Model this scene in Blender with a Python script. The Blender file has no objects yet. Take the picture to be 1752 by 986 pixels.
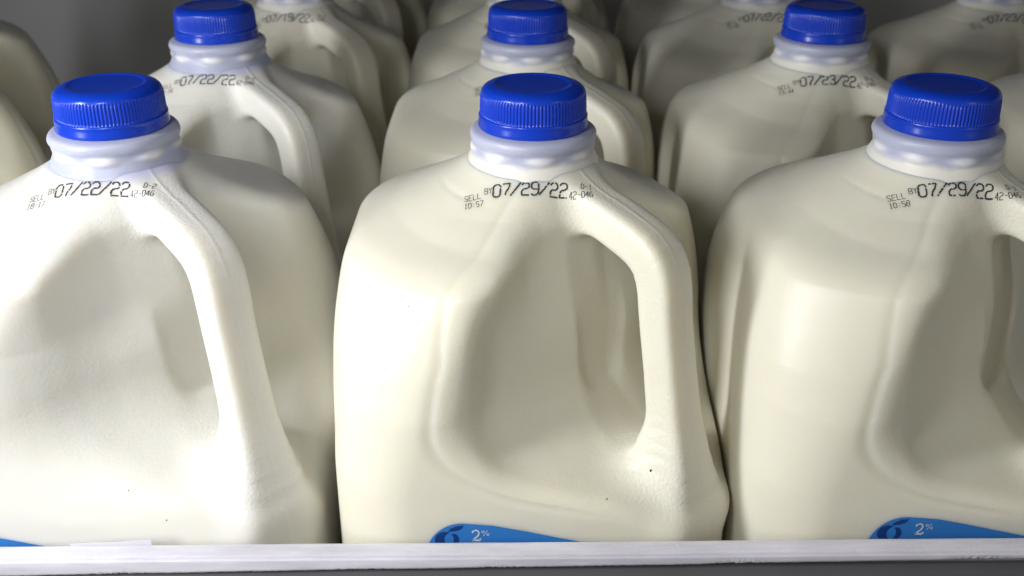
import bpy, math, random
import numpy as np
from mathutils import Vector, Matrix, kdtree
random.seed(7)
MM = 0.001
sc = bpy.context.scene
COL = sc.collection

# ------------------------------------------------------------------ camera
cam_d = bpy.data.cameras.new('camera'); cam = bpy.data.objects.new('camera', cam_d)
COL.objects.link(cam); sc.camera = cam
CAM_PITCH, CAM_ROLL, CAM_YAW = 26.0, 0.0, 0.0
cam.location = (0.0, -386*MM, 355.4*MM)
cam.rotation_mode = 'XYZ'
cam.rotation_euler = (math.radians(90-CAM_PITCH), math.radians(CAM_ROLL), math.radians(CAM_YAW))
cam_d.sensor_width = 36.0
cam_d.lens = 1790/1752*36.0
cam_d.clip_start = 0.01; cam_d.clip_end = 20
cam_d.dof.use_dof = True; cam_d.dof.focus_distance = 0.375; cam_d.dof.aperture_fstop = 15

# ------------------------------------------------------------------ world, lamps, exposure
w = bpy.data.worlds.new('World'); sc.world = w; w.use_nodes = True
bg = w.node_tree.nodes['Background']; bg.inputs[0].default_value = (1.0, 0.965, 0.90, 1); bg.inputs[1].default_value = 0.15
sc.view_settings.view_transform = 'Standard'; sc.view_settings.look = 'None'
sc.view_settings.exposure = 0.07; sc.view_settings.gamma = 1.0

def area(name, loc, target, sx, sy, power, color, spread=180):
    l = bpy.data.lights.new(name, 'AREA'); l.shape = 'RECTANGLE'; l.size = sx; l.size_y = sy
    l.energy = power; l.color = color; l.spread = math.radians(spread)
    o = bpy.data.objects.new(name, l); COL.objects.link(o); o.location = loc
    o.rotation_euler = (Vector(target)-Vector(loc)).to_track_quat('-Z', 'Y').to_euler()
    return o
area('case_lamp_near', (-0.15, -0.31, 0.39), (-0.05, 0.0, 0.15), 0.05, 0.16, 0.52, (0.955, 0.968, 1.0))
area('case_lamp_left', (-0.46, -0.31, 0.37), (0.0, 0.0, 0.17), 0.07, 0.34, 3.25, (0.955, 0.968, 1.0))
area('case_lamp_right', (0.50, -0.40, 0.40), (0.1, 0.0, 0.18), 0.03, 0.40, 0.25, (0.90, 0.95, 1.0))

# ------------------------------------------------------------------ materials
def mat(name):
    m = bpy.data.materials.new(name); m.use_nodes = True
    nt = m.node_tree; b = nt.nodes['Principled BSDF']
    return m, nt, b
def N(nt, typ, **kw):
    n = nt.nodes.new(typ)
    for k, v in kw.items(): setattr(n, k, v)
    return n
def L(nt, a, b): nt.links.new(a, b)
def math_node(nt, op, a, b=None, c=None, clamp=False):
    n = N(nt, 'ShaderNodeMath', operation=op); n.use_clamp = clamp
    for i, v in enumerate((a, b, c)):
        if v is None: continue
        if isinstance(v, (int, float)): n.inputs[i].default_value = v
        else: L(nt, v, n.inputs[i])
    return n.outputs[0]

def plastic_milk(name, milk, empty=(0.60, 0.60, 0.74), level=0.2285, sss=0.0065):
    """thin frosted polyethylene with milk behind it up to `level`, empty plastic above"""
    m, nt, b = mat(name)
    tc = N(nt, 'ShaderNodeTexCoord'); obj = tc.outputs['Object']
    sep = N(nt, 'ShaderNodeSeparateXYZ'); L(nt, obj, sep.inputs[0])
    nz = N(nt, 'ShaderNodeTexNoise'); nz.inputs['Scale'].default_value = 90; L(nt, obj, nz.inputs['Vector'])
    lv = math_node(nt, 'MULTIPLY_ADD', nz.outputs[0], 0.003, level-0.0015)
    dz = math_node(nt, 'SUBTRACT', sep.outputs[2], lv)
    f = math_node(nt, 'MULTIPLY_ADD', dz, 420.0, 0.5, clamp=True)
    # faint unevenness of the plastic's own tone
    n2 = N(nt, 'ShaderNodeTexNoise'); n2.inputs['Scale'].default_value = 14; n2.inputs['Detail'].default_value = 4
    L(nt, obj, n2.inputs['Vector'])
    rmp = N(nt, 'ShaderNodeMix', data_type='RGBA'); L(nt, n2.outputs[0], rmp.inputs[0])
    rmp.inputs[6].default_value = (*[c*0.95 for c in milk], 1); rmp.inputs[7].default_value = (*[min(1, c*1.04) for c in milk], 1)
    mx = N(nt, 'ShaderNodeMix', data_type='RGBA'); L(nt, f, mx.inputs[0]); L(nt, rmp.outputs[2], mx.inputs[6])
    mx.inputs[7].default_value = (*empty, 1)
    ova = N(nt, 'ShaderNodeAttribute', attribute_name='oval')
    mo = N(nt, 'ShaderNodeMix', data_type='RGBA'); L(nt, math_node(nt, 'MULTIPLY', ova.outputs['Fac'], 0.8), mo.inputs[0]); L(nt, mx.outputs[2], mo.inputs[6])
    mo.inputs[7].default_value = (0.82, 0.81, 0.80, 1)
    L(nt, mo.outputs[2], b.inputs['Base Color'])
    at = N(nt, 'ShaderNodeAttribute', attribute_name='soft')
    L(nt, at.outputs['Fac'], b.inputs['Subsurface Weight'])
    b.inputs['Subsurface Radius'].default_value = (1.0, 0.82, 0.52)
    b.inputs['Subsurface Scale'].default_value = sss
    b.inputs['IOR'].default_value = 1.5
    rn = N(nt, 'ShaderNodeTexNoise'); rn.inputs['Scale'].default_value = 35; rn.inputs['Detail'].default_value = 5
    L(nt, obj, rn.inputs['Vector'])
    L(nt, math_node(nt, 'MULTIPLY_ADD', rn.outputs[0], 0.24, 0.30), b.inputs['Roughness'])
    # pebbled mould texture, stronger in patches and inside the hand recess
    pb = N(nt, 'ShaderNodeTexNoise'); pb.inputs['Scale'].default_value = 850; pb.inputs['Detail'].default_value = 3
    pb.inputs['Roughness'].default_value = 0.6
    L(nt, obj, pb.inputs['Vector'])
    big = N(nt, 'ShaderNodeTexNoise'); big.inputs['Scale'].default_value = 22; L(nt, obj, big.inputs['Vector'])
    msk = math_node(nt, 'MULTIPLY_ADD', big.outputs[0], 3.0, -1.2, clamp=True)
    pk = N(nt, 'ShaderNodeAttribute', attribute_name='pebble')
    amt = math_node(nt, 'ADD', math_node(nt, 'MULTIPLY', pk.outputs['Fac'], 0.9), math_node(nt, 'MULTIPLY', msk, 0.22))
    amt = math_node(nt, 'ADD', amt, 0.08)
    h1 = math_node(nt, 'MULTIPLY', math_node(nt, 'SUBTRACT', pb.outputs[0], 0.5), amt)
    # mould parting line: thin raised line along the diagonal plane
    sm_ = N(nt, 'ShaderNodeAttribute', attribute_name='seam')
    s = math_node(nt, 'MULTIPLY', math_node(nt, 'ADD', sep.outputs[0], sep.outputs[1]), 1/0.0011)
    g = math_node(nt, 'POWER', 2.71828, math_node(nt, 'MULTIPLY', math_node(nt, 'MULTIPLY', s, s), -1.0))
    h = math_node(nt, 'ADD', math_node(nt, 'MULTIPLY', h1, 0.0003), math_node(nt, 'MULTIPLY', math_node(nt, 'MULTIPLY', g, sm_.outputs['Fac']), 0.00015))
    # low waviness of blown plastic
    wv = N(nt, 'ShaderNodeTexNoise'); wv.inputs['Scale'].default_value = 60; wv.inputs['Detail'].default_value = 1
    L(nt, obj, wv.inputs['Vector'])
    h = math_node(nt, 'ADD', h, math_node(nt, 'MULTIPLY', wv.outputs[0], 0.00025))
    bp = N(nt, 'ShaderNodeBump'); bp.inputs['Distance'].default_value = 1.0; bp.inputs['Strength'].default_value = 1.0
    L(nt, h, bp.inputs['Height']); L(nt, bp.outputs[0], b.inputs['Normal'])
    return m
M_cream = plastic_milk('milk_filled_plastic_cream', (0.795, 0.765, 0.635))
M_white = plastic_milk('milk_filled_plastic_white', (0.785, 0.768, 0.70), level=0.2225)

M_neck_cream = plastic_milk('frosted_neck_over_milk', (0.80, 0.78, 0.70), (0.46, 0.48, 0.60), 0.2275, 0.0015)
M_neck = plastic_milk('frosted_neck_empty', (0.80, 0.78, 0.72), (0.46, 0.48, 0.60), 0.2225, 0.0015)

M_cap, nt, b = mat('blue_cap_plastic')
b.inputs['Base Color'].default_value = (0.004, 0.043, 0.48, 1); b.inputs['Roughness'].default_value = 0.27
b.inputs['IOR'].default_value = 1.5; b.inputs['Subsurface Weight'].default_value = 0.15
b.inputs['Subsurface Radius'].default_value = (0.1, 0.2, 1.0); b.inputs['Subsurface Scale'].default_value = 0.001
tc = N(nt, 'ShaderNodeTexCoord'); n = N(nt, 'ShaderNodeTexNoise'); n.inputs['Scale'].default_value = 160; n.inputs['Detail'].default_value = 5
L(nt, tc.outputs['Object'], n.inputs['Vector'])
L(nt, math_node(nt, 'MULTIPLY_ADD', n.outputs[0], 0.16, 0.16), b.inputs['Roughness'])
bp = N(nt, 'ShaderNodeBump'); bp.inputs['Distance'].default_value = 0.00006; bp.inputs['Strength'].default_value = 0.25
L(nt, n.outputs[0], bp.inputs['Height']); L(nt, bp.outputs[0], b.inputs['Normal'])

def simple(name, col, rough=0.5, noise=0.0, scale=40, bump=0.0, metallic=0.0):
    m, nt, b = mat(name)
    b.inputs['Roughness'].default_value = rough; b.inputs['Metallic'].default_value = metallic
    if noise or bump:
        tc = N(nt, 'ShaderNodeTexCoord'); n = N(nt, 'ShaderNodeTexNoise'); n.inputs['Scale'].default_value = scale
        n.inputs['Detail'].default_value = 6; L(nt, tc.outputs['Object'], n.inputs['Vector'])
        mx = N(nt, 'ShaderNodeMix', data_type='RGBA'); L(nt, n.outputs[0], mx.inputs[0])
        mx.inputs[6].default_value = (*[c*(1-noise) for c in col], 1); mx.inputs[7].default_value = (*[min(1, c*(1+noise)) for c in col], 1)
        L(nt, mx.outputs[2], b.inputs['Base Color'])
        if bump:
            bp = N(nt, 'ShaderNodeBump'); bp.inputs['Distance'].default_value = bump; L(nt, n.outputs[0], bp.inputs['Height'])
            L(nt, bp.outputs[0], b.inputs['Normal'])
    else:
        b.inputs['Base Color'].default_value = (*col, 1)
    return m
M_ink = simple('stamp_ink', (0.035, 0.035, 0.045), 0.6, 0.5, 900)
M_blue = simple('label_blue', (0.035, 0.205, 0.56), 0.35, 0.05, 60)
M_navy = simple('label_navy', (0.008, 0.045, 0.20), 0.4)
M_wht = simple('label_white', (0.85, 0.87, 0.9), 0.4)
M_speck = simple('dark_grit', (0.03, 0.022, 0.02), 0.7)

# ------------------------------------------------------------------ helpers
def mesh_obj(name, V, F, material, parent=None, smooth=True, normals=None):
    me = bpy.data.meshes.new(name)
    V = np.asarray(V, dtype=np.float64)*MM
    me.from_pydata(V.tolist(), [], [tuple(f) for f in F]); me.materials.append(material)
    if smooth: me.polygons.foreach_set('use_smooth', [True]*len(me.polygons))
    me.update()
    if normals is not None: me.normals_split_custom_set_from_vertices([tuple(n) for n in normals])
    o = bpy.data.objects.new(name, me); COL.objects.link(o)
    if parent: o.parent = parent
    return o
def tag(o, label=None, cat=None, group=None, kind=None):
    if label: o['label'] = label
    if cat: o['category'] = cat
    if group: o['group'] = group
    if kind: o['kind'] = kind
    return o

# ------------------------------------------------------------------ jug shape (implicit surface, millimetres)
PZ = np.array([0, 3, 10, 40, 80, 110, 140, 164, 182, 190, 196, 200.3, 204.0, 211, 217, 223, 227, 231, 240], float)
PW = np.array([68, 73.5, 76, 76.5, 77, 77, 76.2, 74.8, 72.7, 71.3, 69.3, 65.8, 59.8, 46.8, 35.5, 26, 22.2, 20.5, 20], float)
def pchip(xs, ys):
    h = np.diff(xs); d = np.diff(ys)/h; m = np.zeros(len(xs)); m[0] = d[0]; m[-1] = d[-1]
    for i in range(1, len(xs)-1):
        if d[i-1]*d[i] > 0:
            w1 = 2*h[i]+h[i-1]; w2 = h[i]+2*h[i-1]; m[i] = (w1+w2)/(w1/d[i-1]+w2/d[i])
    return m
PM = pchip(PZ, PW)
# tabulated & lightly smoothed profile
_tz = np.linspace(-5, 245, 2501)
def _herm(z):
    i = np.clip(np.searchsorted(PZ, z)-1, 0, len(PZ)-2); h = PZ[i+1]-PZ[i]; t = np.clip((z-PZ[i])/h, 0, 1)
    return (2*t**3-3*t**2+1)*PW[i]+(t**3-2*t**2+t)*h*PM[i]+(-2*t**3+3*t**2)*PW[i+1]+(t**3-t**2)*h*PM[i+1]
_tw = _herm(_tz); _k = np.hanning(45); _k /= _k.sum()
_tw = np.convolve(np.pad(_tw, 22, mode='edge'), _k, mode='valid')
_td = np.gradient(_tw, _tz)
CZ = [0, 120, 165, 185, 201, 207.5, 215, 245]; CR = [29, 32, 42, 50, 55, 55, 47.5, 47]
def smax(a, b, k):
    h = np.clip(0.5+0.5*(a-b)/k, 0, 1); return b+(a-b)*h+k*h*(1-h)
def smin(a, b, k): return -smax(-a, -b, k)
HT = [(18, 215), (34, 211.5), (47, 208), (59.5, 203), (65.6, 194), (68.2, 177), (71.4, 159), (74.6, 141), (77.8, 124), (80, 104)]
HR = [(8.4, 7.5), (8.6, 7.5), (8.8, 7.6), (8.9, 7.8), (8.8, 7.8), (8.6, 7.6), (8.6, 7.6), (9.0, 8.0), (10.5, 9.5), (14, 12)]
def _resample(pts, rad, n=26):
    P = np.array(pts, float); R = np.array(rad, float)
    u = np.arange(len(P)); uu = np.linspace(0, len(P)-1, n)
    m0, m1 = pchip_any(u, P[:, 0]), pchip_any(u, P[:, 1])
    def ev(m, y):
        i = np.clip(uu.astype(int), 0, len(P)-2); t = uu-i
        return (2*t**3-3*t**2+1)*y[i]+(t**3-2*t**2+t)*m[i]+(-2*t**3+3*t**2)*y[i+1]+(t**3-t**2)*m[i+1]
    return np.stack([ev(m0, P[:, 0]), ev(m1, P[:, 1])], 1), np.stack([np.interp(uu, u, R[:, 0]), np.interp(uu, u, R[:, 1])], 1)
def pchip_any(u, y):
    m = np.gradient(y, u); return m
HP, HRR = _resample(HT, HR)
def handle_sdf(s, t, z):
    best = np.full(s.shape, 1e9, s.dtype)
    for i in range(len(HP)-1):
        a, b_ = HP[i], HP[i+1]; d = b_-a; ll = float(d@d)
        h = np.clip(((t-a[0])*d[0]+(z-a[1])*d[1])/ll, 0, 1)
        rs = HRR[i, 0]+(HRR[i+1, 0]-HRR[i, 0])*h; rt = HRR[i, 1]+(HRR[i+1, 1]-HRR[i, 1])*h
        dt = np.sqrt((t-a[0]-h*d[0])**2+(z-a[1]-h*d[1])**2)
        # slightly squared ellipse
        q = ((np.abs(s)/rs)**4.5+(dt/rt)**4.5)**(1/4.5)
        best = np.minimum(best, (q-1)*np.minimum(rs, rt))
    return best
WS = np.linspace(0, 110, 441); _ws = np.interp(WS, [0, 14, 25, 33, 43, 50, 57, 66, 110], [39.5, 38.3, 35.5, 32.8, 30.0, 28.3, 29.0, 33, 33])
_k2 = np.hanning(33); _k2 /= _k2.sum(); WT = np.convolve(np.pad(_ws, 16, mode='reflect'), _k2, mode='valid')
_ws = np.interp(WS, [0, 14, 25, 33, 43, 52, 66, 110], [32, 29.5, 27.5, 28.5, 31.5, 34, 34.5, 34.5]); WT2 = np.convolve(np.pad(_ws, 16, mode='reflect'), _k2, mode='valid')
_ws = np.interp(WS, [0, 14, 25, 33, 43, 52, 62, 72, 110], [42, 41, 38.5, 36.5, 34.5, 33, 32, 32, 32]); WTB = np.convolve(np.pad(_ws, 16, mode='reflect'), _k2, mode='valid')
MOULD = 'creased'     # or 'plain': the softer mould of the left-hand jugs
def pocket_sdf(s, t, z):
    """negative inside the hand recess"""
    u = np.clip((z-160)/42.0, 0, 1); u = u*u*(3-2*u)
    wall = np.interp(np.abs(s), WS, WT)*(1-u)+np.interp(np.abs(s), WS, WT2)*u
    if MOULD == 'plain': wall = np.interp(np.abs(s), WS, WTB)*(1-u)+(np.interp(np.abs(s), WS, WT2)+1.0)*u
    a = (wall-t)*0.72
    floor = 125.5-0.34*(t-45)-0.0006*s*s-0.013*np.maximum(t-70, 0)**2
    b_ = (floor-z)*0.95
    return smax(a, b_, 24.0)
def jug_parts(x, y, z):
    s = (x+y)/math.sqrt(2); t = (x-y)/math.sqrt(2)
    w_ = np.interp(z, _tz, _tw); dw = np.interp(z, _tz, _td); c_ = np.interp(z, CZ, CR)
    # the two faces next to the handle stand back a little at the shoulder
    T = 0.5+0.5*np.tanh(t/18.0)
    w_ = w_+(1-T)*1.5*np.clip((z-130)/45, 0, 1)*np.clip((w_-24)/22, 0, 1)-T*(3.3*np.clip((z-150)/40, 0, 1)+3.8*np.clip((z-194)/11, 0, 1))*np.clip((w_-24)/22, 0, 1)
    c = np.minimum(c_, w_)
    ax, ay = np.abs(x)-(w_-c), np.abs(y)-(w_-c)
    q = np.sqrt(np.maximum(ax, 0)**2+np.maximum(ay, 0)**2)+np.minimum(np.maximum(ax, ay), 0)-c
    body = q/np.sqrt(1+dw*dw)
    body = smax(body, z-236.0, 1.0); body = smax(body, -z, 4.0)
    p = pocket_sdf(s, t, z)
    # finger hole: a shallower oval sunk a little deeper each side of the parting plane
    oz = (z-177)/38.0; o_ = (np.sqrt((np.abs(s)/12.5)**3+np.abs(oz)**3+1e-6)**(2/3)-1)*12.5
    p = smin(p, smax(o_, (39.5 if MOULD == 'plain' else 37.0)-t, 3.0), 3.0)
    hd = handle_sdf(s, t, z)
    return body, p, hd, s, t
def jug_sdf(x, y, z):
    body, p, hd, s, t = jug_parts(x, y, z)
    neck_keep = np.sqrt(x*x+y*y)
    up = np.clip((z-172)/30, 0, 1)
    plain = MOULD == 'plain'
    d = smax(body, -p, 17.0-11.0*up if plain else 5.5+2.0*up)
    # small moulded step that follows the rim of the recess
    if not plain: d = d+(0.6-0.3*up)*np.exp(-((p-4.6-4.5*up)/1.1)**2)*np.clip((75-t)/12, 0, 1)*np.clip((z-90)/10, 0, 1)
    r_ = np.sqrt(x*x+y*y); an = np.arctan2(y, x)
    d = d+0.28*np.exp(-((r_-35.5)/1.0)**2)*np.exp(-((an+2.55)/0.42)**4)*(z > 195)
    d = smin(d, hd, 11.0-4.5*np.clip((z-180)/20, 0, 1)+10.0*np.clip((154-z)/20, 0, 1)*np.clip((z-110)/20, 0, 1))
    return d

def surface_nets(f, lo, hi, h):
    xs = np.arange(lo[0], hi[0]+h, h, dtype=np.float32); ys = np.arange(lo[1], hi[1]+h, h, dtype=np.float32); zs = np.arange(lo[2], hi[2]+h, h, dtype=np.float32)
    G = np.empty((len(xs), len(ys), len(zs)), np.float32)
    Y, Z = np.meshgrid(ys, zs, indexing='ij')
    for i in range(0, len(xs), 16):
        X = xs[i:i+16][:, None, None]+np.zeros_like(Y)[None]
        G[i:i+16] = f(X, Y[None]+0*X, Z[None]+0*X)
    ins = G < 0
    c = np.zeros(tuple(n-1 for n in G.shape), np.uint8)
    for dx in (0, 1):
        for dy in (0, 1):
            for dz in (0, 1):
                c += ins[dx:dx+G.shape[0]-1, dy:dy+G.shape[1]-1, dz:dz+G.shape[2]-1]
    act = (c > 0) & (c < 8)
    idx = np.full(act.shape, -1, np.int64); cells = np.argwhere(act); idx[act] = np.arange(len(cells))
    acc = np.zeros((len(cells), 3)); cnt = np.zeros(len(cells))
    cor = [(a, b, d) for a in (0, 1) for b in (0, 1) for d in (0, 1)]
    for A in cor:
        for ax in range(3):
            if A[ax]: continue
            B = list(A); B[ax] = 1
            ga = G[cells[:, 0]+A[0], cells[:, 1]+A[1], cells[:, 2]+A[2]]; gb = G[cells[:, 0]+B[0], cells[:, 1]+B[1], cells[:, 2]+B[2]]
            m = (ga < 0) != (gb < 0); tt = np.where(m, ga/np.where(m, ga-gb, 1), 0)
            P = np.tile(np.array(A, float), (len(cells), 1)); P[:, ax] = tt
            acc += P*m[:, None]; cnt += m
    V = (cells+acc/cnt[:, None])*h+np.array(lo)
    F = []
    for ax in range(3):
        u, v = (ax+1) % 3, (ax+2) % 3
        a = [slice(1, -1)]*3; a[ax] = slice(0, -1); b = [slice(1, -1)]*3; b[ax] = slice(1, None)
        ia, ib = ins[tuple(a)], ins[tuple(b)]
        E = np.argwhere(ia != ib); off = np.ones(3, int); off[ax] = 0
        flip = ~ia[E[:, 0], E[:, 1], E[:, 2]]
        E = E+off
        du = np.zeros(3, int); du[u] = 1; dv = np.zeros(3, int); dv[v] = 1
        q = [idx[tuple((E-du-dv).T)], idx[tuple((E-dv).T)], idx[tuple(E.T)], idx[tuple((E-du).T)]]
        Q = np.stack(q, 1); Q[flip] = Q[flip][:, ::-1]; F.append(Q)
    return V, np.concatenate(F)
def grad(P, e=0.15):
    g = np.stack([jug_sdf(P[:, 0]+(k == 0)*e, P[:, 1]+(k == 1)*e, P[:, 2]+(k == 2)*e)-jug_sdf(P[:, 0]-(k == 0)*e, P[:, 1]-(k == 1)*e, P[:, 2]-(k == 2)*e) for k in range(3)], 1)/(2*e)
    return g
def project(P, n=3):
    for _ in range(n):
        g = grad(P); d = jug_sdf(P[:, 0], P[:, 1], P[:, 2])
        P = P-g*(d/np.maximum((g*g).sum(1), 0.05))[:, None].clip(-1.5, 1.5)
    return P
def build_skin():
    V, F = surface_nets(jug_sdf, (-80, -80, -3), (80, 80, 239), 1.25)
    V = project(V)
    NRM = grad(V, 0.4); NRM /= np.linalg.norm(NRM, axis=1)[:, None]
    body_, p_, hd_, s_, t_ = jug_parts(V[:, 0], V[:, 1], V[:, 2])
    pebble = np.clip(1-(p_+1)/7.0, 0, 1)*np.clip((V[:, 2]-95)/15, 0, 1)*0.85
    pebble = np.maximum(pebble, np.clip(1-hd_/4, 0, 1)*0.45)
    _o = np.argsort(HP[:, 1]); tc_ = np.interp(V[:, 2], HP[_o, 1], HP[_o, 0])
    seam = np.clip((t_-tc_-1)/4, 0, 1)*(V[:, 2] > 90)+((V[:, 2] > 214) | (V[:, 2] <= 90) | (t_ < 0))
    seam = np.clip(seam, 0, 1)
    is_h_v = (hd_ < 2.2) & (t_ > 40) & (V[:, 2] > 120)
    fh = is_h_v[F].sum(1) >= 2
    cut = np.zeros(len(V), bool); cb = np.zeros(len(V), bool); cb[F[fh].ravel()] = True; cn = np.zeros(len(V), bool); cn[F[~fh].ravel()] = True; cut = cb & cn
    kd = kdtree.KDTree(int(cut.sum()))
    for i, p in enumerate(V[cut]): kd.insert(p, i)
    kd.balance()
    near = np.where((np.abs(s_) < 40) & (t_ > 15) & (V[:, 2] > 95))[0]
    soft = np.ones(len(V))
    for i in near: soft[i] = min(1.0, max(0.0, (kd.find(V[i])[2]-2.0)/20.0)**1.4)
    return V, F, NRM, soft, pebble, seam, fh
def submesh(name, skin, is_handle, material, parent):
    V, F, NRM, soft, pebble, seam, fh = skin; sel = fh if is_handle else ~fh
    f = F[sel]; u, inv = np.unique(f, return_inverse=True); f = inv.reshape(f.shape)
    o = mesh_obj(name, V[u], f, material, parent, True, NRM[u])
    for an, arr in (('soft', soft[u]), ('pebble', pebble[u]), ('seam', seam[u])):
        a = o.data.attributes.new(an, 'FLOAT', 'POINT'); a.data.foreach_set('value', arr.astype(np.float32))
    return o

# ------------------------------------------------------------------ neck and cap (turned shapes)
def smooth_curve(pts, n):
    P = np.array(pts, float)
    for _ in range(n):
        Q = np.empty((2*len(P)-2, 2)); Q[0::2] = 0.75*P[:-1]+0.25*P[1:]; Q[1::2] = 0.25*P[:-1]+0.75*P[1:]
        P = np.vstack([P[:1], Q, P[-1:]])
    return P
def lathe(name, prof, seg, material, parent, fr=None, close_top=False):
    P = np.array(prof, float); n = len(P); a = np.arange(seg)*2*math.pi/seg
    R = P[:, 0][:, None]+np.zeros(seg)[None]; Z = P[:, 1][:, None]+np.zeros(seg)[None]
    if fr is not None: R = fr(R, Z, a[None])
    V_ = np.stack([R*np.cos(a), R*np.sin(a), Z], 2).reshape(-1, 3)
    F_ = []
    for i in range(n-1):
        for j in range(seg):
            k = (j+1) % seg; F_.append((i*seg+j, i*seg+k, (i+1)*seg+k, (i+1)*seg+j))
    if close_top:
        V_ = np.vstack([V_, [[0, 0, P[-1, 1]]]]); c = len(V_)-1
        for j in range(seg): F_.append(((n-1)*seg+j, (n-1)*seg+(j+1) % seg, c))
    return mesh_obj(name, V_, F_, material, parent, True)
def make_neck(material, parent):
    prof = smooth_curve([(26.6, 219.8), (25.7, 222.6), (24.3, 225.4), (23.0, 228.0), (22.7, 230.6), (23.9, 232.0), (24.3, 233.8), (23.6, 235.6), (21.2, 236.3), (19.3, 236.6), (19.0, 238.5)], 2)
    def fr(R, Z, a):
        u = (a*8/(2*math.pi)+0.35) % 1.0
        bump = np.exp(-(((u-0.5)/0.30)**2+((Z-229.3)/1.7)**2)**1.5)*1.2
        lip = 0.2*np.sin(a*7+1)*np.exp(-((Z-233.6)/2)**2)
        return R+bump+lip
    o = lathe('neck', prof, 240, material, parent, fr)
    a = o.data.attributes.new('soft', 'FLOAT', 'POINT'); a.data.foreach_set('value', np.ones(len(o.data.vertices), np.float32))
    co = np.empty(len(o.data.vertices)*3, np.float32); o.data.vertices.foreach_get('co', co); co = co.reshape(-1, 3)/MM
    u = (np.arctan2(co[:, 1], co[:, 0])*8/(2*math.pi)+0.35) % 1.0
    ov = np.exp(-(((u-0.5)/0.30)**2+((co[:, 2]-229.3)/1.7)**2)**1.5)
    a = o.data.attributes.new('oval', 'FLOAT', 'POINT'); a.data.foreach_set('value', ov.astype(np.float32))
    return o
def make_cap(parent):
    prof = smooth_curve([(20.3, 241.4), (20.25, 242), (20.1, 247), (19.9, 249.3), (19.3, 250.8), (18.0, 251.9), (15.6, 252.6), (14.3, 252.7), (13.6, 252.45), (12.9, 252.2), (6, 252.1), (0.6, 252.1)], 3)
    def fr(R, Z, a):
        band = np.clip((Z-241.5)/0.6, 0, 1)*np.clip((250.1-Z)/1.2, 0, 1)*(R > 18.5)
        rib = np.abs(np.cos(a*48))**1.5
        return R-band*0.42*(1-rib)
    cap = lathe('cap', prof, 768, M_cap, parent, fr, True)
    prof = smooth_curve([(19.6, 236.5), (20.7, 236.5), (20.95, 237.1), (20.8, 238.4), (20.6, 240.2), (20.75, 240.8), (20.6, 241.3), (20.1, 241.7)], 2)
    tb = lathe('tamper_band', prof, 192, M_cap, cap)
    return cap

# ------------------------------------------------------------------ printing: strokes laid on the jug's skin
GL = {'0': [[(0, 1), (0, 5), (1, 6), (3, 6), (4, 5), (4, 1), (3, 0), (1, 0), (0, 1)]],
 '1': [[(1, 5), (2, 6), (2, 0)], [(1, 0), (3, 0)]],
 '2': [[(0, 5), (1, 6), (3, 6), (4, 5), (4, 3.8), (3, 3.1), (1, 3), (0, 2), (0, 0), (4, 0)]],
 '3': [[(0, 5), (1, 6), (3, 6), (4, 5), (4, 4), (3, 3.2), (1.5, 3.2)], [(3, 3.2), (4, 2), (4, 1), (3, 0), (1, 0), (0, 1)]],
 '4': [[(3, 0), (3, 6), (0, 2), (4, 2)]],
 '5': [[(4, 6), (0, 6), (0, 3.5), (3, 3.5), (4, 2.5), (4, 1), (3, 0), (0, 0)]],
 '6': [[(4, 6), (1.5, 6), (0, 4.5), (0, 1), (1, 0), (3, 0), (4, 1), (4, 2.5), (3, 3.3), (0, 3.3)]],
 '7': [[(0, 6), (4, 6), (3.4, 4), (1.8, 2), (1.4, 0)]],
 '8': [[(1, 3.2), (0, 4), (0, 5), (1, 6), (3, 6), (4, 5), (4, 4), (3, 3.2), (1, 3.2), (0, 2.2), (0, 1), (1, 0), (3, 0), (4, 1), (4, 2.2), (3, 3.2)]],
 '9': [[(0, 0.6), (1, 0), (3, 0.2), (4, 1.5), (4, 5), (3, 6), (1, 6), (0, 5), (0, 3.6), (1, 2.8), (4, 2.9)]],
 '/': [[(-0.9, 0.2), (4.6, 6.2)]], '-': [[(0.5, 3), (3.5, 3)]], ':': [[(2, 1), (2, 1.6)], [(2, 4), (2, 4.6)]],
 'S': [[(4, 5.2), (3, 6), (1, 6), (0, 5), (0, 4), (1, 3.1), (3, 3), (4, 2), (4, 1), (3, 0), (1, 0), (0, 0.8)]],
 'E': [[(4, 6), (0, 6), (0, 0), (4, 0)], [(0, 3), (3, 3)]], 'L': [[(0, 6), (0, 0), (4, 0)]],
 'B': [[(0, 0), (0, 6), (3, 6), (4, 5), (4, 4), (3, 3.1), (0, 3.1)], [(3, 3.1), (4, 2), (4, 1), (3, 0), (0, 0)]],
 'Y': [[(0, 6), (2, 3.2), (4, 6)], [(2, 3.2), (2, 0)]], 'D': [[(0, 0), (0, 6), (2.6, 6), (4, 4.6), (4, 1.4), (2.6, 0), (0, 0)]], ' ': []}
def text_strokes(txt, x, y, cw, h, adv, shear=0.0, rise=0.0):
    out = []
    for i, ch in enumerate(txt):
        for st in GL[ch]:
            out.append([(x+i*adv+px/4*cw+shear*py/6*h, y+i*rise+py/6*h) for px, py in st])
    return out
def cast(U, origin, du, dv, n):
    """points of plane coords U land on the jug skin travelling along -n"""
    P = np.array(origin)[None]+U[:, :1]*np.array(du)+U[:, 1:2]*np.array(dv)
    nn = np.array(n, float)
    lo_ = np.zeros(len(U)); d = jug_sdf(P[:, 0], P[:, 1], P[:, 2])
    tt = np.zeros(len(U))
    for _ in range(60):
        Q = P-nn*tt[:, None]; d = jug_sdf(Q[:, 0], Q[:, 1], Q[:, 2]); tt = tt+d*0.8
    Q = P-nn*tt[:, None]; g = grad(Q); g /= np.linalg.norm(g, axis=1)[:, None]
    return Q, g
A45 = math.radians(48)
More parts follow.
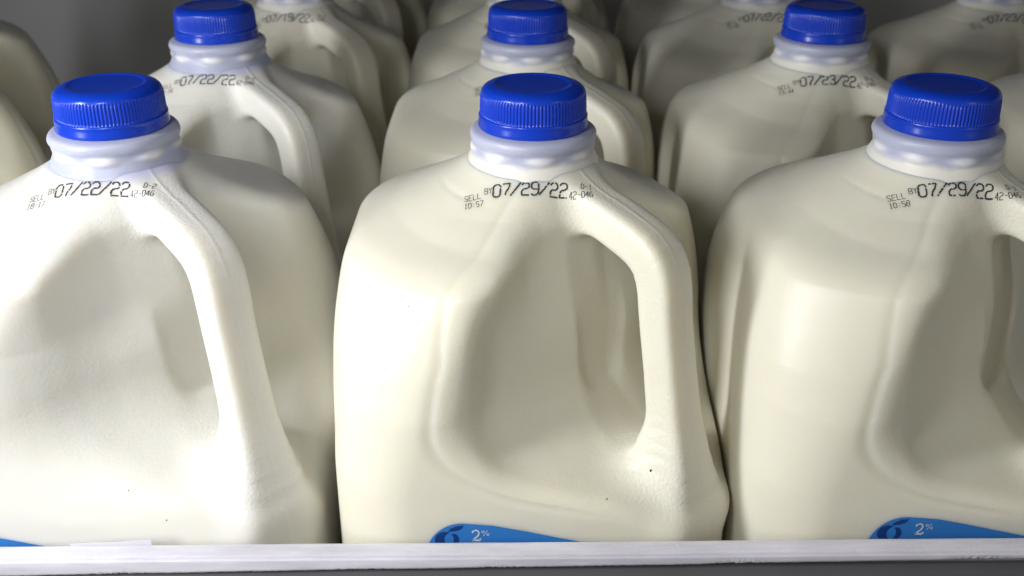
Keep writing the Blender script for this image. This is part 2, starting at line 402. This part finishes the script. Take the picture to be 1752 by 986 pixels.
ST = dict(origin=(0, -32-60*math.cos(A45), 222+60*math.sin(A45)), du=(1, 0, 0), dv=(0, math.sin(A45), math.cos(A45)), n=(0, -math.cos(A45), math.sin(A45)))
def ribbons(strokes, wid, rng, drop=0.06, jit=0.05, step=0.42):
    quads = []
    for st in strokes:
        for (x0, y0), (x1, y1) in zip(st[:-1], st[1:]):
            ll = math.hypot(x1-x0, y1-y0)
            if ll < 1e-6: continue
            n = max(1, int(round(ll/step))); tx, ty = (x1-x0)/ll, (y1-y0)/ll
            for k in range(n):
                if rng.random() < drop: continue
                a, b = k/n-0.10*(1/n), (k+1)/n+0.10*(1/n); o = rng.uniform(-jit, jit); ww = wid*rng.uniform(0.75, 1.15)/2
                quads.append([(x0+(x1-x0)*a-ty*(o-ww), y0+(y1-y0)*a+tx*(o-ww)), (x0+(x1-x0)*b-ty*(o-ww), y0+(y1-y0)*b+tx*(o-ww)),
                              (x0+(x1-x0)*b-ty*(o+ww), y0+(y1-y0)*b+tx*(o+ww)), (x0+(x1-x0)*a-ty*(o+ww), y0+(y1-y0)*a+tx*(o+ww))])
    return quads
def make_stamp(parent, time, date, code, seed, dx=0.0, dy=0.0, tilt=0.0, rough=0.06):
    rng = random.Random(seed)
    q = []
    def put(txt, x, y, cw, h, adv, wid, rise=0.0, step=0.22, shear=0.0, k=1.0):
        q.extend(ribbons(text_strokes(txt, x, y, cw, h, adv, shear, rise), wid, rng, rough*k, wid*0.1, step))
    put('SELL', -25.4, -0.95, 1.15, 2.5, 1.6, 0.25, 0.10)
    put('BY', -18.0, 1.0, 1.15, 2.5, 1.55, 0.25, 0.10)
    put(time, -25.4, -4.4, 1.05, 2.4, 1.45, 0.25, 0.10)
    put(date, -15.0, -0.7, 2.65, 5.2, 3.48, 0.64, 0, 0.42, 0.05, 1.4)
    put(code, 17.3, 2.5, 1.0, 2.4, 1.45, 0.26)
    put('42-046', 12.9, -1.3, 1.05, 2.6, 1.48, 0.26)
    U = np.array(q).reshape(-1, 2); c, s = math.cos(tilt), math.sin(tilt)
    U = np.stack([U[:, 0]*c-U[:, 1]*s+dx, U[:, 0]*s+U[:, 1]*c+dy], 1)
    P, g = cast(U, ST['origin'], ST['du'], ST['dv'], ST['n'])
    P = P+g*0.10
    o = mesh_obj('date_stamp', P, [tuple(range(4*i, 4*i+4)) for i in range(len(q))], M_ink, parent, False)
    return o

# ------------------------------------------------------------------ label on the front face
LB = dict(origin=(0, -120, 0), du=(1, 0, 0), dv=(0, 0, 1), n=(0, -1, 0))
def patch(name, poly, off, material, parent, cell=2.0):
    """closed outline in (x, z) laid on the front skin as a fine grid clipped to the outline, with its own thickness"""
    import bmesh
    bm = bmesh.new(); vs = [bm.verts.new((x, z, 0)) for x, z in poly]; bm.faces.new(vs)
    xs = [p[0] for p in poly]; zs = [p[1] for p in poly]
    for ax, lo_, hi_ in ((0, min(xs), max(xs)), (1, min(zs), max(zs))):
        k = math.floor(lo_/cell)*cell+cell
        while k < hi_:
            co = (k, 0, 0) if ax == 0 else (0, k, 0); no = (1, 0, 0) if ax == 0 else (0, 1, 0)
            bmesh.ops.bisect_plane(bm, geom=bm.verts[:]+bm.edges[:]+bm.faces[:], dist=1e-5, plane_co=co, plane_no=no); k += cell
    bmesh.ops.triangulate(bm, faces=bm.faces[:])
    bm.verts.ensure_lookup_table(); bm.verts.index_update()
    U = np.array([(v.co.x, v.co.y) for v in bm.verts]); F_ = [tuple(v.index for v in f.verts) for f in bm.faces]; bm.free()
    P, g = cast(U, LB['origin'], LB['du'], LB['dv'], LB['n'])
    Fo = []
    for f in F_:
        a, b_, c = (P[i] for i in f)
        Fo.append(f if np.dot(np.cross(b_-a, c-a), g[f[0]]) > 0 else f[::-1])
    return mesh_obj(name, P+g*off, Fo, material, parent, True)
def arc(cx, cy, rx, ry, a0, a1, n=18):
    return [(cx+rx*math.cos(math.radians(a0+(a1-a0)*i/n)), cy+ry*math.sin(math.radians(a0+(a1-a0)*i/n))) for i in range(n+1)]
def make_label(parent, x0=-31.0, ztop=107.5):
    """blue swoosh: round nose on the left, top edge running down to the right"""
    r = 15
    nose = arc(x0+r*0.9, ztop-r, r*0.9, r, 180, 82, 14)
    top = [(x0+r+10, ztop-1.0), (x0+r+22, ztop-3.6), (x0+r+36, ztop-7.0), (x0+r+60, ztop-12.6)]
    bottom = [(x0+r+60, ztop-60), (x0, ztop-60)]
    lab = patch('label', nose+top+bottom, 0.12, M_blue, parent)
    # round fruit emblem with a leaf
    ex, ez = x0+8.2, ztop-7.4
    outer = arc(ex-0.5, ez, 4.0, 3.6, 75, 285, 20)+arc(ex-0.2, ez, 1.9, 3.1, 285, 75, 12)[0:]
    em = patch('emblem', arc(ex-0.9, ez, 4.0, 3.7, 65, 295, 20)+arc(ex-0.3, ez, 1.7, 3.2, 300, 60, 1)[::1][:0]+arc(ex+1.2, ez, 2.6, 3.2, 250, 110, 12), 0.2, M_navy, lab, 1.0)
    patch('emblem_segment', arc(ex+0.2, ez, 3.9, 3.6, 50, -50, 14)+arc(ex+0.0, ez, 2.1, 3.0, -60, 60, 12), 0.2, M_navy, em, 1.0)
    patch('emblem_leaf', [(ex+0.0, ez+3.9), (ex+1.2, ez+5.2), (ex+3.4, ez+6.3), (ex+6.0, ez+6.6), (ex+5.2, ez+5.0), (ex+3.4, ez+4.1), (ex+1.4, ez+3.7)], 0.2, M_navy, em, 1.0)
    # "2%" lettering
    tx, tz = x0+17.2, ztop-8.0
    def stroke_patch(pts, wd):
        quads = ribbons([pts], wd, random.Random(1), 0, 0, 0.4)
        return quads
    qs = []
    two = [(0.1, 3.9), (0.5, 4.7), (1.5, 5.0), (2.4, 4.5), (2.6, 3.5), (2.1, 2.4), (1.1, 1.3), (0.1, 0.45)]
    qs += ribbons([[(tx+a, tz+b_) for a, b_ in two]], 0.62, random.Random(1), 0, 0, 0.4)
    qs += ribbons([[(tx+0.1, tz+0.4), (tx+3.0, tz+0.4)], [(tx+2.9, tz+0.4), (tx+3.1, tz+1.2)]], 0.8, random.Random(1), 0, 0, 0.4)
    def ring(cx, cz, r_): return [[(cx+r_*math.cos(k*math.pi/4), cz+r_*math.sin(k*math.pi/4)) for k in range(9)]]
    qs += ribbons(ring(tx+4.1, tz+4.3, 0.45)+ring(tx+5.9, tz+3.1, 0.45), 0.26, random.Random(1), 0, 0, 0.3)
    qs += ribbons([[(tx+4.3, tz+2.5), (tx+5.7, tz+4.9)]], 0.24, random.Random(1), 0, 0, 0.4)
    # tops of a second line of small lettering, mostly below the lip
    for k, (dx_, hh) in enumerate([(0, 1.6), (1.5, 1.0), (2.9, 1.6), (4.3, 1.0), (5.7, 1.0), (7.1, 1.6), (8.6, 1.0), (11.4, 1.6), (12.9, 1.0), (14.2, 1.5), (17.0, 1.0), (18.4, 1.0), (19.6, 1.6), (20.7, 1.6)]):
        qs += ribbons([[(tx+6+dx_, tz-4.6), (tx+6+dx_, tz-4.6+hh)], [(tx+5.7+dx_, tz-4.6+hh), (tx+6.7+dx_, tz-4.6+hh)]], 0.3, random.Random(1), 0, 0, 0.4)
    U = np.array(qs).reshape(-1, 2); P, g = cast(U, LB['origin'], LB['du'], LB['dv'], LB['n'])
    mesh_obj('lettering', P+g*0.26, [tuple(range(4*i, 4*i+4)) for i in range(len(qs))], M_wht, lab, False)
    return lab
def make_speck(parent, x, z, size, seed):
    rng = random.Random(seed)
    P, g = cast(np.array([(x, z)]), LB['origin'], LB['du'], LB['dv'], LB['n']); p, n = P[0], g[0]
    a = Vector(n).orthogonal().normalized(); b_ = Vector(n).cross(a)
    vs, fs = [], []
    rim = []
    m = 9
    for k in range(m):
        r_ = size*rng.uniform(0.35, 1.0); an = 2*math.pi*k/m
        rim.append(Vector(p)+a*r_*math.cos(an)+b_*r_*0.6*math.sin(an)+Vector(n)*0.05)
    top = Vector(p)+Vector(n)*size*0.35; vs = rim+[top]
    fs = [(k, (k+1) % m, m) for k in range(m)]
    return mesh_obj('dirt_speck', [tuple(v) for v in vs], fs, M_speck, parent, False)

# ------------------------------------------------------------------ the first jug
def empty(name, x, y, rz=0.0, z=0.0):
    o = bpy.data.objects.new(name, None); COL.objects.link(o); o.empty_display_size = 0.02
    o.location = (x*MM, y*MM, z*MM); o.rotation_euler = (0, 0, math.radians(rz)); return o
GROUP = 'gallon jugs of milk in rows on the cooler shelf'
jug0 = empty('milk_jug', 0, 0)
skin = build_skin()
submesh('body', skin, False, M_cream, jug0)
submesh('handle', skin, True, M_cream, jug0)
make_neck(M_neck_cream, jug0)
make_cap(jug0)
# the same jug from the other, softer mould
jugB = empty('milk_jug', 0, 0)
MOULD = 'plain'; skin = build_skin()
submesh('body', skin, False, M_white, jugB); submesh('handle', skin, True, M_white, jugB)
for ch in list(jug0.children):
    if ch.name.split('.')[0] in ('neck', 'cap'):
        c = ch.copy(); COL.objects.link(c); c.parent = jugB
        for g in ch.children: d_ = g.copy(); COL.objects.link(d_); d_.parent = c
def copy_tree(o, parent=None):
    c = o.copy(); COL.objects.link(c); c.parent = parent
    for ch in list(o.children): copy_tree(ch, c)
    return c
def set_material(root, part, m):
    for ch in root.children:
        if ch.name.split('.')[0] == part:
            ch.material_slots[0].link = 'OBJECT'; ch.material_slots[0].material = m
# x, y, turn, white?, stamp (time, date, code) or None, label?, text
JUGS = [
 (8, 0, 0, 0, ('10:57', '07/29/22', 'D-1'), 1, 'middle milk jug of the front row stamped 07/29/22 10:57'),
 (-152, 0, 0, 1, ('18:17', '07/22/22', 'D-2'), 1, 'white-looking milk jug at the left of the front row stamped 07/22/22'),
 (163, 0, 0, 0, ('10:58', '07/29/22', 'D-1'), 1, 'milk jug at the right of the front row stamped 07/29/22 10:58'),
 (-151, 152, 0, 1, ('18:16', '07/22/22', 'D-2'), 0, 'milk jug stamped 07/22/22 directly behind the left front jug'),
 (8, 152, 0, 0, ('10:56', '07/29/22', 'D-1'), 0, 'milk jug directly behind the middle front jug, its stamp hidden by a blue cap'),
 (159, 152, 0, 0, ('13:44', '07/23/22', 'D-1'), 0, 'milk jug stamped 07/23/22 directly behind the right front jug'),
 (326, 152, 0, 0, None, 0, 'milk jug cut off by the right picture edge, beside the right front cap'),
 (-348, 152, 0, 0, None, 0, 'milk jug cut off by the left picture edge, only its pale shoulder showing'),
 (-140, 304, 0, 0, ('18:12', '07/19/22', 'D-2'), 0, 'milk jug stamped 07/19/22, third from the front in the left row'),
 (8, 304, 0, 0, ('10:55', '07/22/22', 'D-1'), 0, 'third milk jug from the front in the middle row'),
 (160, 304, 0, 0, ('13:42', '07/22/22', 'D-1'), 0, 'milk jug third from the front, its stamp left of the right back blue cap'),
 (314, 304, 0, 0, ('13:41', '07/23/22', 'D-1'), 0, 'shaded milk jug with its stamp at the top right picture corner'),
 (-397, 304, 0, 0, None, 0, 'dark shaded milk jug in the top left corner beside the grey back wall'),
 (-140, 456, 0, 0, None, 0, 'fourth milk jug from the front in the left row, only its right side showing'),
 (8, 456, 0, 0, None, 0, 'fourth milk jug from the front in the middle row, at the top picture edge'),
 (162, 456, 0, 0, None, 0, 'fourth milk jug from the front in the row behind the right front jug'),
]
for i, (x, y, rz, white, st, lab, text) in enumerate(JUGS):
    r = jug0 if i == 0 else jugB if i == 1 else copy_tree(jugB if white else jug0)
    r.location = (x*MM, y*MM, 0); r.rotation_euler = (0, 0, math.radians(rz)); JUGS[i] = JUGS[i]+(r,)
    tag(r, text, 'milk jug', GROUP)
    if white:
        set_material(r, 'neck', M_neck)
for i, (x, y, rz, white, st, lab, text, r) in enumerate(JUGS):
    MOULD = 'plain' if white else 'creased'
    if st: make_stamp(r, st[0], st[1], st[2], 11+i, dx=[0, 0, 0.6, 1.5, -1.0, -0.8, 0, 0, 1.2, 0.3, 0.5, -0.4][i], dy=[0.6, 0.7, 0.4, 1.2, 0.4, 0.8, 0, 0, 0.6, 0.5, 0.9, 0.2][i], tilt=[0.0, 0.015, -0.01, 0.02, 0, -0.012, 0, 0, 0.03, 0, 0.01, 0.0][i], rough=[0.04, 0.05, 0.05, 0.04, 0.05, 0.03, 0, 0, 0.04, 0.04, 0.04, 0.04][i])
    if lab: make_label(r, {8: -40, -152: -72, 160: -31, 163: -31}[x], {8: 108, -152: 104, 163: 111}[x])
MOULD = 'creased'
make_speck(jug0, 44, 122, 1.0, 1); make_speck(jug0, 27, 116, 0.6, 2); make_speck(jug0, -44, 190, 0.5, 3)
MOULD = 'plain'
make_speck(JUGS[1][-1], 10, 118, 0.5, 4); make_speck(JUGS[1][-1], 24, 108, 0.45, 5)

# ------------------------------------------------------------------ shelf, rail and back wall
def box_mesh(x0, x1, y0, y1, z0, z1):
    V_ = [(x, y, z) for x in (x0, x1) for y in (y0, y1) for z in (z0, z1)]
    return V_, [(0, 1, 3, 2), (4, 6, 7, 5), (0, 4, 5, 1), (2, 3, 7, 6), (0, 2, 6, 4), (1, 5, 7, 3)]
M_shelf = simple('shelf_paint', (0.10, 0.10, 0.10), 0.6, 0.2, 30)
M_wall = simple('cooler_wall_paint', (0.50, 0.50, 0.50), 0.55, 0.12, 6)
Vb, Fb = box_mesh(-700, 700, -84, 790, -12, -2)
tag(mesh_obj('shelf', Vb, Fb, M_shelf, None, False), kind='structure')
Vb, Fb = box_mesh(-700, 700, 720, 730, -12, 700)
tag(mesh_obj('back_wall', Vb, Fb, M_wall, None, False), kind='structure')

Vb, Fb = box_mesh(-700, 700, -60, 720, 375, 390)  # unseen slab above the jugs, added to keep lamp light off the rear rows
tag(mesh_obj('added_shade_shelf', Vb, Fb, M_shelf, None, False), kind='structure')

M_rail, nt, b = mat('frosted_rail_plastic')
b.inputs['Base Color'].default_value = (0.70, 0.68, 0.78, 1); b.inputs['Roughness'].default_value = 0.3
b.inputs['Subsurface Weight'].default_value = 0.8; b.inputs['Subsurface Radius'].default_value = (1, 0.95, 1.1); b.inputs['Subsurface Scale'].default_value = 0.003
tc = N(nt, 'ShaderNodeTexCoord'); n1 = N(nt, 'ShaderNodeTexNoise'); n1.inputs['Scale'].default_value = 60; n1.inputs['Detail'].default_value = 9; n1.inputs['Roughness'].default_value = 0.65
mp = N(nt, 'ShaderNodeMapping'); mp.inputs['Scale'].default_value = (0.28, 1.6, 1.6); L(nt, tc.outputs['Object'], mp.inputs['Vector']); L(nt, mp.outputs[0], n1.inputs['Vector'])
mx = N(nt, 'ShaderNodeMix', data_type='RGBA'); L(nt, math_node(nt, 'MULTIPLY_ADD', n1.outputs[0], 2.2, -0.6, clamp=True), mx.inputs[0])
mx.inputs[6].default_value = (0.50, 0.485, 0.53, 1); mx.inputs[7].default_value = (0.78, 0.76, 0.81, 1); L(nt, mx.outputs[2], b.inputs['Base Color'])
bp = N(nt, 'ShaderNodeBump'); bp.inputs['Distance'].default_value = 0.0006; L(nt, n1.outputs[0], bp.inputs['Height']); L(nt, bp.outputs[0], b.inputs['Normal'])
def extrude_profile(name, prof, x0, x1, n, material, parent=None, wob=None):
    P = np.array(prof, float); m = len(P); V_ = []; F_ = []
    for i in range(n+1):
        x = x0+(x1-x0)*i/n
        for j, (yy, zz) in enumerate(P):
            dy, dz = wob(x, j) if wob else (0, 0)
            V_.append((x, yy+dy, zz+dz))
    for i in range(n):
        for j in range(m):
            k = (j+1) % m; F_.append((i*m+j, (i+1)*m+j, (i+1)*m+k, i*m+k))
    F_.append(tuple(range(m))); F_.append(tuple(n*m+j for j in reversed(range(m))))
    return mesh_obj(name, V_, F_, material, parent, False)
RY, RZ = -84.0, 104.5
fence = empty('shelf_fence', 0, RY)
tag(fence, 'frosted lilac plastic lip running along the front of the shelf before the jugs', 'shelf rail')
rng = random.Random(5)
ph = [rng.uniform(0, 6) for _ in range(8)]
def wob(x, j):
    v = 0.12*math.sin(x*0.03+ph[0])+0.05*math.sin(x*0.21+ph[1])
    e = 0.0
    if j in (6, 7, 8, 9):      # chipped lower edge
        e = x/170*1.5-0.5+0.35*max(0, math.sin(x*0.11+ph[2])*math.sin(x*0.031+ph[3]))*rng.uniform(0, 1.6)+rng.uniform(-0.06, 0.06)
    if j in (3, 4): e = rng.uniform(-0.05, 0.05)
    return (v*0.4+e*0.3, v*0.5+e)
prof = [(0.6, 0.0), (-0.2, 0.1), (-2.6, -0.3), (-4.7, -0.9), (-5.1, -1.7), (-5.9, -2.2), (-6.0, -4.8), (-5.6, -5.6), (-4.6, -5.7), (-1.6, -4.0)]
prof += [(-1.2, -60), (0.6, -60)]
rail = extrude_profile('rail_lip', [(a, RZ+b_) for a, b_ in prof][::-1], -330, 330, 900, M_rail, fence, lambda x, j: wob(x, len(prof)-1-j))
M_metal = simple('channel_metal', (0.12, 0.12, 0.125), 0.45, 0.15, 30, 0.0002, 0.3)
ch = extrude_profile('price_channel', [(-2.2, RZ-8), (-9, RZ-10), (-11, RZ-60), (-2.2, RZ-60)][::-1], -330, 330, 4, M_metal, fence)
fence.rotation_euler = (0, math.radians(-0.6), 0)

# crusts of frost stuck along the lip, and a torn scrap of white film
M_frost = simple('frost', (0.85, 0.86, 0.9), 0.4, 0.1, 400, 0.0003)
rng = random.Random(21)
def lump(x, yy, zz, rx, ry, rz, V_, F_):
    b0 = len(V_); m = 10
    for k in range(m):
        a = 2*math.pi*k/m; q = rng.uniform(0.55, 1.1); V_.append((x+rx*q*math.cos(a), yy+ry*q*math.sin(a), zz-0.15))
    for k in range(m):
        a = 2*math.pi*k/m; q = rng.uniform(0.3, 0.6); V_.append((x+rx*q*math.cos(a), yy+ry*q*math.sin(a), zz+rz*rng.uniform(0.5, 1)))
    V_.append((x, yy, zz+rz))
    for k in range(m):
        l_ = (k+1) % m; F_.append((b0+k, b0+l_, b0+m+l_, b0+m+k)); F_.append((b0+m+k, b0+m+l_, b0+2*m))
V_, F_ = [], []
for cx, n_, sp in ((-60, 14, 9), (62, 16, 12), (-150, 10, 14), (128, 8, 10), (5, 5, 10), (-95, 6, 10)):
    for k in range(n_):
        yy = rng.uniform(-4.2, -0.4); lump(cx+rng.gauss(0, sp), yy, RZ+0.22*yy+0.05, rng.uniform(0.25, 0.9), rng.uniform(0.2, 0.5), rng.uniform(0.1, 0.35), V_, F_)
fr = tag(mesh_obj('frost_crust', V_, F_, M_frost, fence, True), kind='stuff')
V_, F_ = [], []
n_ = 24
for i in range(n_+1):
    u = i/n_; x = -162+30*u; h_ = -0.2+2.0*u+0.12*math.sin(9*u)+rng.uniform(-0.05, 0.05)
    V_ += [(x, 0.9, -1.5), (x, 1.1, h_), (x, 1.3, h_), (x, 1.1, -1.5)]
for i in range(n_):
    for j in range(4):
        k = (j+1) % 4; F_.append((4*i+j, 4*i+k, 4*i+4+k, 4*i+4+j))
F_ += [(0, 3, 2, 1), (4*n_, 4*n_+1, 4*n_+2, 4*n_+3)]
M_film = simple('white_film', (0.66, 0.65, 0.70), 0.35)
sc_ = mesh_obj('film_scrap', [(x, y, z) for x, y, z in V_], F_, M_film, None, False)
sc_.location = (0, (RY+0.2)*MM, (RZ-1.4)*MM)
tag(sc_, 'torn pointed scrap of white film tucked behind the lip below the left jug', 'film scrap')
